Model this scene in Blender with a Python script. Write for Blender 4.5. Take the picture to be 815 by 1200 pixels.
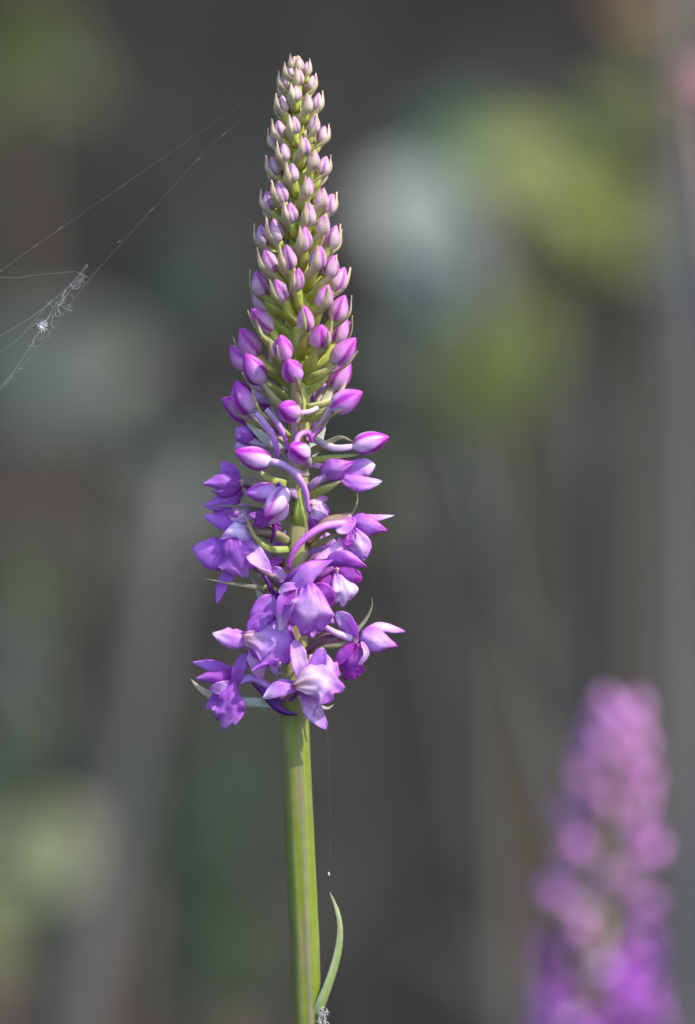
import bpy, math, random
from mathutils import Vector, Matrix, noise

for o in list(bpy.data.objects):
    bpy.data.objects.remove(o)
SC = bpy.context.scene
COL = SC.collection

# ------------------------------------------------------------------ camera
LENS, DIST, TILT = 200.0, 0.74, math.radians(3.0)
F_PX = 1200.0 * LENS / 36.0              # focal length in photo pixels
S = DIST / F_PX                          # metres per photo pixel on the focus plane
PIV = Vector((0, 0, 0.35))
FWD = Vector((0, math.cos(TILT), -math.sin(TILT)))
UPV = Vector((0, math.sin(TILT), math.cos(TILT)))
CAM = PIV - FWD * DIST
cam_d = bpy.data.cameras.new('camera')
cam_d.lens = LENS
cam_d.sensor_fit = 'VERTICAL'
cam_d.sensor_height = 36.0
cam_d.clip_start = 0.01
cam_d.clip_end = 2000
cam_d.dof.use_dof = True
cam_d.dof.focus_distance = DIST - 0.002
cam_d.dof.aperture_fstop = 8.5
cam_o = bpy.data.objects.new('camera', cam_d)
cam_o.location = CAM
cam_o.rotation_euler = (math.radians(90) - TILT, 0, 0)
COL.objects.link(cam_o)
SC.camera = cam_o

# ------------------------------------------------------------------ light
SUN_DIR = Vector((0.52, -0.34, 0.78)).normalized()      # towards the sun
w = bpy.data.worlds.new('World')
SC.world = w
w.use_nodes = True
nt = w.node_tree
sky = nt.nodes.new('ShaderNodeTexSky')
sky.sky_type = 'NISHITA'
sky.sun_disc = False
sky.sun_elevation = math.asin(SUN_DIR.z)
sky.sun_rotation = math.atan2(SUN_DIR.x, SUN_DIR.y)
nt.links.new(sky.outputs[0], nt.nodes['Background'].inputs[0])
nt.nodes['Background'].inputs[1].default_value = 0.15
sun_d = bpy.data.lights.new('sun', 'SUN')
sun_d.energy = 2.8
sun_d.angle = math.radians(1.0)
sun_d.color = (1.0, 0.95, 0.88)
sun_o = bpy.data.objects.new('sun', sun_d)
sun_o.rotation_euler = SUN_DIR.to_track_quat('Z', 'Y').to_euler()
sun_o.location = (2, -1, 3)
COL.objects.link(sun_o)
SC.view_settings.view_transform = 'Standard'
SC.view_settings.look = 'None'
SC.view_settings.gamma = 1.0
SC.view_settings.exposure = 1.15
SC.cycles.max_bounces = 10
SC.cycles.diffuse_bounces = 6
SC.cycles.transmission_bounces = 6
SC.cycles.use_denoising = True

R = random.Random(7)

# ------------------------------------------------------------------ helpers
def P(px, py, d=0.0):
    """Point on the upright plane d photo-pixels (of focus-plane size) in front of the stem."""
    dr = FWD + Vector((1, 0, 0)) * ((px - 407.5) / F_PX) + UPV * ((600 - py) / F_PX)
    k = (-d * S - CAM.y) / dr.y
    return CAM + dr * k

def PY(px, py, y):
    return P(px, py, -y / S)

def sm(a, b, x):
    t = max(0.0, min(1.0, (x - a) / (b - a)))
    return t * t * (3 - 2 * t)

def lerp(a, b, t):
    return a + (b - a) * t

def mixc(a, b, t):
    return tuple(a[i] + (b[i] - a[i]) * t for i in range(3))

def interp(tab, x):
    if x <= tab[0][0]:
        return tab[0][1]
    for (x0, y0), (x1, y1) in zip(tab, tab[1:]):
        if x <= x1:
            t = (x - x0) / (x1 - x0)
            if isinstance(y0, tuple):
                return mixc(y0, y1, t)
            return y0 + (y1 - y0) * t
    return tab[-1][1]

class Spline:
    def __init__(self, pts, n=40):
        pts = [Vector(p) for p in pts]
        if len(pts) == 2:
            pts = [pts[0], (pts[0] + pts[1]) / 2, pts[1]]
        e = [pts[0] * 2 - pts[1]] + pts + [pts[-1] * 2 - pts[-2]]
        out = []
        seg = len(pts) - 1
        for i in range(n + 1):
            f = i / n * seg
            k = min(int(f), seg - 1)
            t = f - k
            a, b, c, d = e[k:k + 4]
            out.append(0.5 * ((2 * b) + (c - a) * t + (2 * a - 5 * b + 4 * c - d) * t * t
                              + (3 * b - a - 3 * c + d) * t ** 3))
        self.p = out
        L = [0]
        for a, b in zip(out, out[1:]):
            L.append(L[-1] + (b - a).length)
        self.L = L
        self.len = L[-1]
    def at(self, t):
        x = max(0.0, min(1.0, t)) * self.len
        lo, hi = 0, len(self.L) - 1
        while hi - lo > 1:
            m = (lo + hi) // 2
            if self.L[m] <= x:
                lo = m
            else:
                hi = m
        q = (x - self.L[lo]) / max(1e-12, self.L[hi] - self.L[lo])
        return self.p[lo].lerp(self.p[hi], q)
    def tan(self, t):
        v = self.at(t + 0.03) - self.at(t - 0.03)
        return v.normalized() if v.length > 1e-12 else Vector((0, 0, 1))

def build(name, verts, faces, cols, mat, parent=None, org=None, smooth=True):
    """one mesh object; cols = one colour per vertex; org = origin the vertices are stored about"""
    me = bpy.data.meshes.new(name)
    if org is not None:
        verts = [Vector(v) - org for v in verts]
    me.from_pydata([tuple(v) for v in verts], [], faces)
    if cols is not None:
        at = me.color_attributes.new('col', 'FLOAT_COLOR', 'POINT')
        buf = []
        for c in cols:
            buf += [c[0], c[1], c[2], 1.0]
        at.data.foreach_set('color', buf)
    if smooth:
        me.polygons.foreach_set('use_smooth', [True] * len(me.polygons))
    me.materials.append(mat)
    me.update()
    o = bpy.data.objects.new(name, me)
    COL.objects.link(o)
    if parent is not None:
        o.parent = parent
    return o

def thing(name, loc, label, cat, group=None):
    o = bpy.data.objects.new(name, None)
    o.empty_display_size = 0.01
    o.location = loc
    o['label'] = label
    o['category'] = cat
    if group:
        o['group'] = group
    COL.objects.link(o)
    return o

# ---- materials
def make_mat(name, rough, spec, trans, bump_scale, bump, var, attr=True, color=(1, 1, 1), tint=(1, 1, 1), coat=0.0):
    m = bpy.data.materials.new(name)
    m.use_nodes = True
    n, l = m.node_tree.nodes, m.node_tree.links
    b = n['Principled BSDF']
    out = n['Material Output']
    b.inputs['Roughness'].default_value = rough
    b.inputs['Specular IOR Level'].default_value = spec
    b.inputs['Coat Weight'].default_value = coat
    if attr:
        src = n.new('ShaderNodeAttribute')
        src.attribute_name = 'col'
    else:
        src = n.new('ShaderNodeRGB')
        src.outputs[0].default_value = (*color, 1)
    tc = n.new('ShaderNodeTexCoord')
    nz = n.new('ShaderNodeTexNoise')
    nz.inputs['Scale'].default_value = bump_scale * 0.22
    nz.inputs['Detail'].default_value = 4
    l.new(tc.outputs['Object'], nz.inputs['Vector'])
    mr = n.new('ShaderNodeMapRange')
    mr.inputs['From Min'].default_value = 0.25
    mr.inputs['From Max'].default_value = 0.75
    mr.inputs['To Min'].default_value = 1 - var
    mr.inputs['To Max'].default_value = 1 + var
    l.new(nz.outputs['Fac'], mr.inputs['Value'])
    mul = n.new('ShaderNodeVectorMath')
    mul.operation = 'SCALE'
    l.new(src.outputs[0], mul.inputs[0])
    l.new(mr.outputs[0], mul.inputs['Scale'])
    l.new(mul.outputs[0], b.inputs['Base Color'])
    if bump > 0:
        n2 = n.new('ShaderNodeTexNoise')
        n2.inputs['Scale'].default_value = bump_scale
        n2.inputs['Detail'].default_value = 3
        l.new(tc.outputs['Object'], n2.inputs['Vector'])
        bp = n.new('ShaderNodeBump')
        bp.inputs['Strength'].default_value = bump
        bp.inputs['Distance'].default_value = 0.3 / bump_scale
        l.new(n2.outputs['Fac'], bp.inputs['Height'])
        l.new(bp.outputs[0], b.inputs['Normal'])
    if trans > 0:
        tr = n.new('ShaderNodeBsdfTranslucent')
        tm = n.new('ShaderNodeVectorMath')
        tm.operation = 'MULTIPLY'
        l.new(mul.outputs[0], tm.inputs[0])
        tm.inputs[1].default_value = tint
        l.new(tm.outputs[0], tr.inputs['Color'])
        mx = n.new('ShaderNodeMixShader')
        mx.inputs[0].default_value = trans
        l.new(b.outputs[0], mx.inputs[1])
        l.new(tr.outputs[0], mx.inputs[2])
        l.new(mx.outputs[0], out.inputs['Surface'])
    return m

M_PETAL = make_mat('petal', 0.42, 0.38, 0.48, 6000, 0.3, 0.11, tint=(1.15, 0.95, 1.1))
M_BUD = make_mat('bud_skin', 0.42, 0.42, 0.2, 5000, 0.3, 0.2)
M_GREEN = make_mat('bract_tissue', 0.45, 0.4, 0.3, 4000, 0.2, 0.18, tint=(1.1, 1.15, 0.7))
M_STEM = make_mat('stem_skin', 0.42, 0.45, 0.0, 3000, 0.15, 0.12)
M_LEAF = make_mat('leaf_blade', 0.5, 0.4, 0.25, 160, 0.25, 0.25, tint=(1.1, 1.2, 0.5))
M_GRASS = make_mat('grass_blade', 0.55, 0.3, 0.2, 300, 0.0, 0.25, tint=(1.1, 1.1, 0.6))
M_SILK = make_mat('spider_silk', 0.3, 0.5, 0.2, 2000, 0.0, 0.0, attr=False, color=(0.8, 0.8, 0.84))
M_SOIL = make_mat('bank_soil', 0.9, 0.1, 0.0, 30, 0.6, 0.45)

# ---- pigments (linear albedo)
VIO = (0.54, 0.13, 0.70)
VIL = (0.68, 0.31, 0.82)
DEEP = (0.11, 0.01, 0.21)  # spur purple, darkened to take in shade on the spurs
MAG = (0.52, 0.06, 0.52)
PALE = (0.86, 0.62, 0.92)
WHT = (0.88, 0.80, 0.94)
PINK = (0.72, 0.36, 0.66)
CREAM = (0.85, 0.62, 0.62)
GRN = (0.24, 0.30, 0.045)
OLV = (0.30, 0.30, 0.10)
BRN = (0.26, 0.16, 0.14)
TAN = (0.52, 0.42, 0.28)
SILV = (0.62, 0.66, 0.56)  # pale bract, whitened to take in the light on backlit bracts

TINTS = {      # base, middle, tip, margin
    'V': (MAG, VIO, VIL, MAG),
    'B': (VIO, (0.56, 0.19, 0.78), VIL, VIO),
    'W': (VIO, PALE, VIL, VIL),
    'M': (MAG, (0.52, 0.12, 0.68), MAG, MAG),
    'K': (PINK, PALE, PINK, VIL),
    'L': (CREAM, (0.86, 0.68, 0.92), (.58, .18, .76), (.52, .12, .70)),
    'P': (VIO, VIL, WHT, VIL),
    'G': ((.38, .46, .08), (.44, .48, .14), TAN, (0.46, 0.46, 0.22)),
    'T': ((0.50, 0.58, 0.10), (0.66, 0.58, 0.32), (0.70, 0.46, 0.38), (0.68, 0.58, 0.42)),
    'S': (SILV, SILV, TAN, SILV),
    'D': (OLV, (0.24, 0.20, 0.16), (0.30, 0.27, 0.2), OLV),
    'E': (BRN, (0.2, 0.07, 0.12), BRN, BRN),
}
LANCE = [(0, .45), (.15, .72), (.4, 1), (.65, .86), (.85, .48), (.95, .22), (1, .05)]
OVAL = [(0, .4), (.15, .75), (.4, 1), (.7, .95), (.88, .66), (.97, .33), (1, .1)]
HOOD = [(0, .7), (.2, 1), (.45, .94), (.68, .62), (.86, .28), (1, .05)]
LIPW = [(0, .22), (.15, .40), (.35, .72), (.6, 1), (.85, .96), (1, .78)]
BRAC = [(0, .9), (.2, 1), (.45, .8), (.7, .5), (.9, .22), (1, .04)]
UPBR = [(0, .7), (.3, 1), (.55, .92), (.78, .55), (.92, .24), (1, .05)]
LEAFW = [(0, .1), (.1, .5), (.3, .95), (.5, 1), (.75, .72), (.92, .3), (1, .03)]

def ribbon_geo(spine, width, prof, face, cup=0.2, ruffle=0.0, tint='V', lobed=False, roll=0.0,
               nt=17, nu=9, th=None, seed=0, cvar=0.08):
    """thin closed blade round a centre line. cup>0: margins bend towards `face`."""
    sp = Spline(spine)
    rr = random.Random(seed)
    if th is None:
        th = width * 0.035
    face = Vector(face).normalized()
    tb = TINTS[tint] if isinstance(tint, str) else tint
    jit = 1 + rr.uniform(-cvar, cvar)
    if lobed:
        nu = max(nu, 21)
        nt = max(nt, 17)
    ph = rr.uniform(0, 6)
    fr = rr.uniform(1.3, 2.2)
    top, bot, cols = [], [], []
    for i in range(nt):
        t = i / (nt - 1)
        wd = width * interp(prof, t)
        for j in range(nu):
            u = -1 + 2 * j / (nu - 1)
            tt = t
            if lobed:
                k = 1 - 0.15 * math.exp(-((abs(u) - .42) / .17) ** 2) - 0.30 * abs(u) ** 3
                tt = t * (1 + (k - 1) * sm(.35, 1, t))
            T = sp.tan(tt)
            p = sp.at(tt)
            B = T.cross(face)
            if B.length < 1e-4:
                B = T.orthogonal()
            B.normalize()
            N = B.cross(T).normalized()
            if roll:
                rm = Matrix.Rotation(roll * t, 3, T)
                B, N = rm @ B, rm @ N
            off = cup * wd * 0.5 * u * u
            off += 1.5 * ruffle * width * 0.5 * u * u * math.sin(fr * 6.28 * t + ph + (1.7 if u > 0 else 0)) * sm(.1, .5, t)
            off += 0.075 * width * noise.noise(Vector((t * 3.4 + seed, u * 2.2, seed * .37))) + 0.03 * width * noise.noise(Vector((t * 9 + seed, u * 5, seed * .71)))
            wd *= 1 + .06 * noise.noise(Vector((t * 7, (2.0 if u > 0 else -2.0), seed * 1.3))) * abs(u)
            q = p + B * (u * wd * 0.5 * (1 - 0.10 * abs(cup))) + N * off
            e = th * 0.5 * (1 - 0.75 * abs(u) ** 3)
            top.append(q + N * e)
            bot.append(q - N * e)
            c = mixc(tb[0], tb[1], sm(0, .5, t)) if t < .5 else mixc(tb[1], tb[2], sm(.5, 1, t))
            c = mixc(c, tb[3], .65 * abs(u) ** 2.5)
            # fine veins running along the blade
            v = 1 - 0.10 * max(0, math.cos(u * 15)) * (1 - t) - (0.08 if abs(u) < .08 else 0)
            cols.append(tuple(max(0, x * v * jit) for x in c))
    n = nt * nu
    verts = top + bot
    faces = []
    for i in range(nt - 1):
        for j in range(nu - 1):
            a = i * nu + j
            faces.append((a, a + 1, a + nu + 1, a + nu))
            faces.append((n + a, n + a + nu, n + a + nu + 1, n + a + 1))
    for i in range(nt - 1):
        a = i * nu
        faces.append((a, a + nu, n + a + nu, n + a))
        a = i * nu + nu - 1
        faces.append((a, n + a, n + a + nu, a + nu))
    for j in range(nu - 1):
        a = j
        faces.append((a, n + a, n + a + 1, a + 1))
        a = (nt - 1) * nu + j
        faces.append((a, a + 1, n + a + 1, n + a))
    return verts, faces, cols + cols

def tube_geo(spine, rad, c0, c1, ns=10, nt=14, twist=0.0, rib=0.0):
    sp = Spline(spine)
    verts, faces, cols = [], [], []
    ref = None
    for i in range(nt):
        t = i / (nt - 1)
        T = sp.tan(t)
        if ref is None:
            ref = T.orthogonal().normalized()
        ref = (ref - T * ref.dot(T)).normalized()
        bi = T.cross(ref)
        r = interp(rad, t)
        p = sp.at(t)
        for j in range(ns):
            a = 2 * math.pi * j / ns
            rr = r * (1 + rib * math.cos(3 * a + twist * t))
            verts.append(p + ref * math.cos(a) * rr + bi * math.sin(a) * rr)
            k = 0.5 + 0.5 * math.cos(3 * a + twist * t)
            c = mixc(c0, c1, t)
            cols.append(tuple(x * (0.82 + 0.25 * k) for x in c) if rib else c)
    for i in range(nt - 1):
        for j in range(ns):
            k = (j + 1) % ns
            faces.append((i * ns + j, i * ns + k, (i + 1) * ns + k, (i + 1) * ns + j))
    for end, row in ((0, 0), (1, nt - 1)):
        verts.append(sp.at(end))
        cols.append(c0 if end == 0 else c1)
        ci = len(verts) - 1
        for j in range(ns):
            k = (j + 1) % ns
            faces.append((ci, row * ns + k, row * ns + j) if end == 0 else (ci, row * ns + j, row * ns + k))
    return verts, faces, cols

def bud_geo(base, dr, L, W, ref, cb, cm, ct, cs, bend=0.12, seed=0, nr=15, ns=30, sw=.60):
    """closed bud of three overlapping sepals: pointed egg with three grooves"""
    dr = Vector(dr).normalized()
    ref = Vector(ref)
    ref = (ref - dr * ref.dot(dr))
    ref = ref.normalized() if ref.length > 1e-5 else dr.orthogonal().normalized()
    bi = dr.cross(ref)
    prof = [(0, .20), (.06, .52), (.16, .82), (.3, .98), (.45, 1), (.62, .88), (.78, .62), (.9, .36), (.97, .17), (1, .03)]
    rr = random.Random(seed)
    ph = rr.uniform(0, 2.1)
    verts, faces, cols = [], [], []
    for i in range(nr):
        t = i / (nr - 1)
        r = W * .5 * interp(prof, t)
        c0 = Vector(base) + dr * (L * t) + ref * (bend * L * (t - .2) ** 2)
        for j in range(ns):
            a = 2 * math.pi * j / ns
            s = abs(((a + ph + 0.5 * t) / (2 * math.pi / 3)) % 1 - .5) * 2     # 1 on a seam
            g = sm(.74, 1, s)
            keel = 0.06 * (1 - s)
            rad = r * (1 - .20 * g + keel + .03 * noise.noise(Vector((math.cos(a) * 1.5, math.sin(a) * 1.5, t * 2 + seed))))
            verts.append(c0 + ref * math.cos(a) * rad + bi * math.sin(a) * rad)
            c = mixc(cb, cm, sm(0, .55, t)) if t < .55 else mixc(cm, ct, sm(.5, .95, t))
            c = mixc(c, cs, .85 * sm(sw, .98 - .5 * (.6 - sw), s) + .10 * sm(.3, .8, s))
            c = mixc(c, ct, .35 * sm(.35, 0, s) * t)
            cols.append(c)
    for i in range(nr - 1):
        for j in range(ns):
            k = (j + 1) % ns
            faces.append((i * ns + j, i * ns + k, (i + 1) * ns + k, (i + 1) * ns + j))
    faces.append(tuple(reversed(range(ns))))
    faces.append(tuple(range((nr - 1) * ns, nr * ns)))
    return verts, faces, cols

# ------------------------------------------------------------------ ground and bank
def ground_h(x, y):
    bank = 1.7 * sm(0.85, 3.4, y) * sm(14, 5, abs(x)) * sm(40, 12, y)
    n1 = 0.05 * noise.noise(Vector((x * 1.3, y * 1.3, 2.0))) + 0.018 * noise.noise(Vector((x * 5, y * 5, 7.0)))
    far = sm(6, 30, math.hypot(x, y))
    hill = 9 * noise.noise(Vector((x * .01, y * .01, 4))) * sm(40, 300, math.hypot(x, y))
    return bank + n1 * sm(0.15, 0.7, math.hypot(x, y)) * (1 - far) + 0.06 * far * noise.noise(Vector((x * .2, y * .2, 0))) + hill

def axis_steps(lo, hi, fine, zone):
    out = [0.0]
    while out[-1] < hi:
        s = fine if out[-1] < zone else (out[-1] - zone) * .28 + fine * 1.5
        out.append(out[-1] + s)
    neg = [0.0]
    zn = zone if lo == -hi else 1.2
    while neg[-1] > lo:
        s = fine if -neg[-1] < zn else (-neg[-1] - zn) * .28 + fine * 1.5
        neg.append(neg[-1] - s)
    return sorted(set(neg + out))

xs = axis_steps(-900, 900, 0.06, 1.6)
ys = axis_steps(-899, 900, 0.05, 3.0)
gv, gf, gc = [], [], []
for y in ys:
    for x in xs:
        gv.append((x, y, ground_h(x, y)))
        k = .5 + .5 * noise.noise(Vector((x * 2.2, y * 2.2, 11)))
        q = .5 + .5 * noise.noise(Vector((x * 5.0, y * 5.0, 3)))
        c = mixc((.021, .019, .021), (.034, .033, .032), k)  # soil darkened all over to stand in for shade on the bank
        c = mixc(c, (.032, .042, .022), .5 * sm(.5, .9, q))
        gc.append((c[0] * .80, c[1] * .77, c[2] * .70))
nx = len(xs)
for i in range(len(ys) - 1):
    for j in range(nx - 1):
        a = i * nx + j
        gf.append((a, a + 1, a + nx + 1, a + nx))
g = build('ground', gv, gf, gc, M_SOIL)
g['kind'] = 'structure'

# ------------------------------------------------------------------ main orchid
STEM_X = [(66, 349), (150, 349), (250, 350), (350, 352), (450, 351), (560, 350), (620, 348), (740, 346), (820, 344.5),
          (900, 347.5), (1000, 352), (1100, 357), (1200, 360), (1400, 364), (2600, 372), (4000, 375)]
STEM_R = [(66, 3), (120, 7), (200, 10), (300, 12), (420, 12.5), (560, 12.5), (700, 14), (820, 16.5), (900, 17), (1200, 17.5), (4000, 24)]
STEM_C = [(66, (.44, .50, .07)), (350, (.42, .47, .07)), (480, (.36, .36, .10)), (600, (.30, .27, .11)), (760, (.30, .28, .09)),
          (840, (.17, .22, .018)), (1000, (.155, .20, .014)), (1150, (.14, .195, .014)), (4000, (.13, .18, .03))]
foot = P(372, 3700, 0)
BASE = Vector((foot.x, 0.0, 0.0))
ORCHID = thing('orchid', BASE, 'sharp pink-purple wild orchid spike with closed buds above open flowers', 'orchid')

def part(name, geo, mat, parent=None):
    return build(name, *geo, mat, parent=parent or ORCHID, org=BASE)

# stem: ribbed, follows the slight lean of the photograph, down to the ground
def stem_mesh():
    verts, faces, cols = [], [], []
    rows = list(range(66, 1400, 11)) + list(range(1400, 3800, 60))
    ns = 40
    zs = [P(interp(STEM_X, y), y, 0) for y in rows]
    rows = [r for r, z in zip(rows, zs) if z.z > 0.004] + [rows[-1]]
    for y in rows:
        c = P(interp(STEM_X, y), y, 0)
        if y == rows[-1]:
            c = BASE + Vector((0, 0, -0.012))
        r = interp(STEM_R, y) * S
        cc = interp(STEM_C, y)
        ribk = sm(300, 700, y)
        for j in range(ns):
            a = 2 * math.pi * j / ns
            # irregular ribs
            ridge = math.cos(7 * a + .6 + .0012 * y) * .6 + math.cos(4 * a + 1.9) * .4
            rad = r * (1 + .055 * ribk * ridge)
            # rounded nodes where the flowers leave
            rad *= 1 + .05 * noise.noise(Vector((math.cos(a) * 2, math.sin(a) * 2, y * .03))) * (1.6 if y < 850 else .4)
            verts.append(c + Vector((math.cos(a) * rad, math.sin(a) * rad, 0)))
            k = sm(.45, .95, ridge)
            col = mixc(cc, mixc((.23, .18, .13), cc, .35), .8 * k * sm(420, 620, y))
            # narrow purplish stripe between ribs
            st = sm(.9, .99, math.cos(3 * a + 3.8 + .0004 * (y - 900)))
            col = mixc(col, (.21, .17, .16), .7 * st * sm(700, 860, y))
            wsh = noise.noise(Vector((math.cos(a) * 2.5, math.sin(a) * 2.5, y * .012)))
            col = mixc(col, (.22, .14, .11), min(1, max(0, wsh) * .9))
            fine = noise.noise(Vector((math.cos(a) * 9, math.sin(a) * 9, y * .006)))
            col = tuple(q_ * (1 + .28 * fine) for q_ in col)
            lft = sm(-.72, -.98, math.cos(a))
            col = mixc(col, (.17, .12, .085), .75 * lft * sm(820, 900, y))  # brown shade painted on the side away from the sun
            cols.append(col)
    n = len(rows)
    for i in range(n - 1):
        for j in range(ns):
            k = (j + 1) % ns
            faces.append((i * ns + j, (i + 1) * ns + j, (i + 1) * ns + k, i * ns + k))
    faces.append(tuple(range(ns)))
    faces.append(tuple(reversed(range((n - 1) * ns, n * ns))))
    return verts, faces, cols
part('stem', stem_mesh(), M_STEM)

def dvec(x, y, d):
    """picture-plane direction (right, down, towards viewer) as a world vector"""
    return Vector((x, -d, -y))

def spts(pts):
    return [P(*p) for p in pts]

_seed = [100]
def nseed():
    _seed[0] += 1
    return _seed[0]

def blade(name, pts, wpx, prof=LANCE, face=(0, 0, 1), cup=.2, ruffle=0., tint='V', parent=None, lobed=False, roll=0., mat=None):
    geo = ribbon_geo(spts(pts), wpx * S, prof, dvec(*face), cup, ruffle, tint, lobed, roll, seed=nseed())
    return part(name, geo, mat or M_PETAL, parent)

def tube(name, pts, rads, c0, c1, parent=None, mat=None, twist=0., rib=0., ns=12):
    n = len(rads)
    rad = [(i / (n - 1), r * S) for i, r in enumerate(rads)]
    return part(name, tube_geo(spts(pts), rad, c0, c1, ns=ns, nt=18, twist=twist, rib=rib), mat or M_BUD, parent)

def bract(pts, wpx, tint='G', face=(0, 0, 1), cup=-.5, parent=None, prof=BRAC):
    return blade('bract', pts, wpx, prof, face, cup, .04, tint, parent, mat=M_GREEN)

# ---- buds ------------------------------------------------------------
ENV = [(70, 10), (90, 16), (120, 21), (150, 25), (200, 30), (270, 40), (330, 46), (375, 50), (410, 56), (470, 66), (540, 75)]
B_L = [(70, 16), (100, 20), (200, 25), (270, 29), (340, 34), (375, 35), (410, 40), (440, 40), (470, 46), (540, 46)]
B_W = [(70, 10), (100, 13.5), (200, 16), (270, 18), (340, 21), (375, 23), (410, 25), (440, 27), (470, 29), (540, 27)]
B_E = [(70, 6), (120, 14), (200, 20), (270, 25), (340, 32), (375, 40), (420, 50), (470, 62), (540, 75)]
O_L = [(70, 8), (150, 14), (270, 20), (340, 26), (400, 34), (470, 42), (540, 50)]
BC = [  # colours by height: base, middle, tip, seam
    (70, ((.66, .52, .40), (.68, .48, .48), (.64, .38, .44), (.48, .26, .40))),
    (200, ((.66, .54, .44), (.66, .46, .52), (.56, .26, .48), (.40, .14, .42))),
    (300, ((.72, .60, .52), (.68, .46, .56), (.58, .20, .50), (.40, .08, .42))),
    (380, ((.76, .54, .62), (.66, .30, .58), (.56, .08, .46), (.38, .02, .34))),
    (460, ((.78, .52, .80), (.62, .24, .70), (.52, .05, .54), (.38, .01, .40))),
    (560, ((.92, .80, .94), (.80, .50, .86), (.56, .06, .58), (.40, .01, .40)))]

def bud_cols(y):
    for (y0, a), (y1, b) in zip(BC, BC[1:]):
        if y <= y1:
            t = max(0, (y - y0) / (y1 - y0))
            return [mixc(p, q, t) for p, q in zip(a, b)]
    return BC[-1][1]

def add_bud(x, y, front=True, L=None, W=None, ang=None, tow=None, d=None, root=None, with_bract=True, bract_tip=None,
            pts_ov=None):
    """x,y: bud centre in the picture. ang: degrees of the tip from straight up, + to the right. tow: how much it points at the viewer."""
    xc = interp(STEM_X, y)
    r = interp(ENV, y)
    dx = x - xc
    if d is None:
        d = math.sqrt(max(r * r - dx * dx, 9.0))
        if not front:
            d = -d
    L = L or interp(B_L, y) * R.uniform(.92, 1.06)
    W = W or interp(B_W, y) * R.uniform(.94, 1.06)
    rad = max(1e-3, math.hypot(dx, d))
    ox, od = dx / rad, d / rad
    if ang is None:
        e = math.radians(interp(B_E, y) + R.uniform(-4, 4))
        v = Vector((math.sin(e) * ox, -math.cos(e), math.sin(e) * od))
    else:
        a = math.radians(ang)
        tw = 0.25 if tow is None else tow
        v = Vector((math.sin(a), -math.cos(a), tw)).normalized()
    if tow is not None and ang is None:
        v = Vector((v.x, v.y, tow)).normalized()
    base = Vector((x, y, d)) - v * (L / 2)
    tip = Vector((x, y, d)) + v * (L / 2)
    sd = nseed()
    cb, cm, ct, cs = bud_cols(y)
    j = R.uniform(-.06, .06)
    cb, cm, ct, cs = [tuple(max(0, k * (1 + j)) for k in c) for c in (cb, cm, ct, cs)]
    bp = P(*base)
    tp = P(*tip)
    geo = bud_geo(bp, tp - bp, L * S, W * S, dvec(-ox, -.6, -od), cb, cm, ct, cs, seed=sd, sw=.60 - .22 * sm(390, 500, y))
    b = part('bud', geo, M_BUD)
    # ovary back to the stem
    ya = base.y + interp(O_L, y)
    if root:
        rx, ya = root
    xa = interp(STEM_X, ya)
    sr = interp(STEM_R, ya) * .6
    a0 = Vector((root[0], ya, od * sr)) if root else Vector((xa + ox * sr, ya, od * sr))
    m = a0.lerp(base, .55) + Vector((ox * 2, 2.5, od * 2))
    k = interp([(70, 3.4), (150, 5.2), (250, 6.6), (340, 7), (420, 6), (470, 4.8), (560, 4.2)], y)
    low = sm(390, 490, y)
    oc0 = mixc((.46, .52, .06), (.42, .36, .30), low)
    oc1 = mixc((.54, .58, .12), (.62, .42, .66), low)
    pts = pts_ov or [tuple(a0), tuple(m), tuple(base + v * 1.5)]
    tube('ovary', pts, [k * .8, k * 1.05, k * .8], oc0, oc1, b, mat=M_BUD, twist=5., rib=.1)
    if with_bract:
        o3 = Vector((ox, 0, od))
        up = sm(400, 300, y)
        side = Vector((lerp(R.uniform(-3, 3), -.30 * W * max(0, od), up), 0, 0))
        b0 = a0 + Vector((0, 4, 0)) + o3 * 1.5
        b1 = a0.lerp(base, .6) + o3 * (W * .22) + Vector((0, 3, 0)) + side * .5
        hi = sm(370, 440, y)
        off = W * .50 + 1.5
        perp = (o3 - v * o3.dot(v))
        perp = perp.normalized() if perp.length > .1 else Vector((0, 1, 0))
        b2 = Vector((x, y, d)).lerp(base, .2 + .4 * hi) + perp * off + side
        b3 = tip.lerp(base, .45 * hi) + perp * (off * (.42 + .33 * hi)) + Vector((0, -4 + 3.5 * hi, 0)) + side * 1.2 + o3 * (3.5 * hi)
        wb = W * interp([(70, 1.05), (200, 1.0), (300, .9), (380, .66), (470, .5)], y)
        bract([tuple(b0), tuple(b1), tuple(b2), tuple(b3)], wb, 'T' if y < 330 else 'G',
              face=tuple(o3), cup=-.6 if y < 350 else -.4, prof=UPBR if y < 370 else BRAC)
    return b

# the buds the photograph shows, centre by centre, from the top down
TOP = [(345, 74), (352, 76), (361, 80), (340, 84), (351, 91), (366, 98), (334, 96), (347, 110), (332, 122), (361, 122), (373, 120),
       (345, 147), (369, 146), (328, 152), (379, 158), (357, 172), (333, 179), (368, 188), (380, 195), (321, 195),
       (343, 203), (361, 220), (329, 226), (377, 233), (387, 240), (315, 236), (341, 250), (362, 252), (379, 264),
       (391, 278), (323, 271), (308, 277), (357, 281), (338, 302), (373, 303), (315, 306), (389, 313)]
for x, y in TOP:
    add_bud(x, y)
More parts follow.
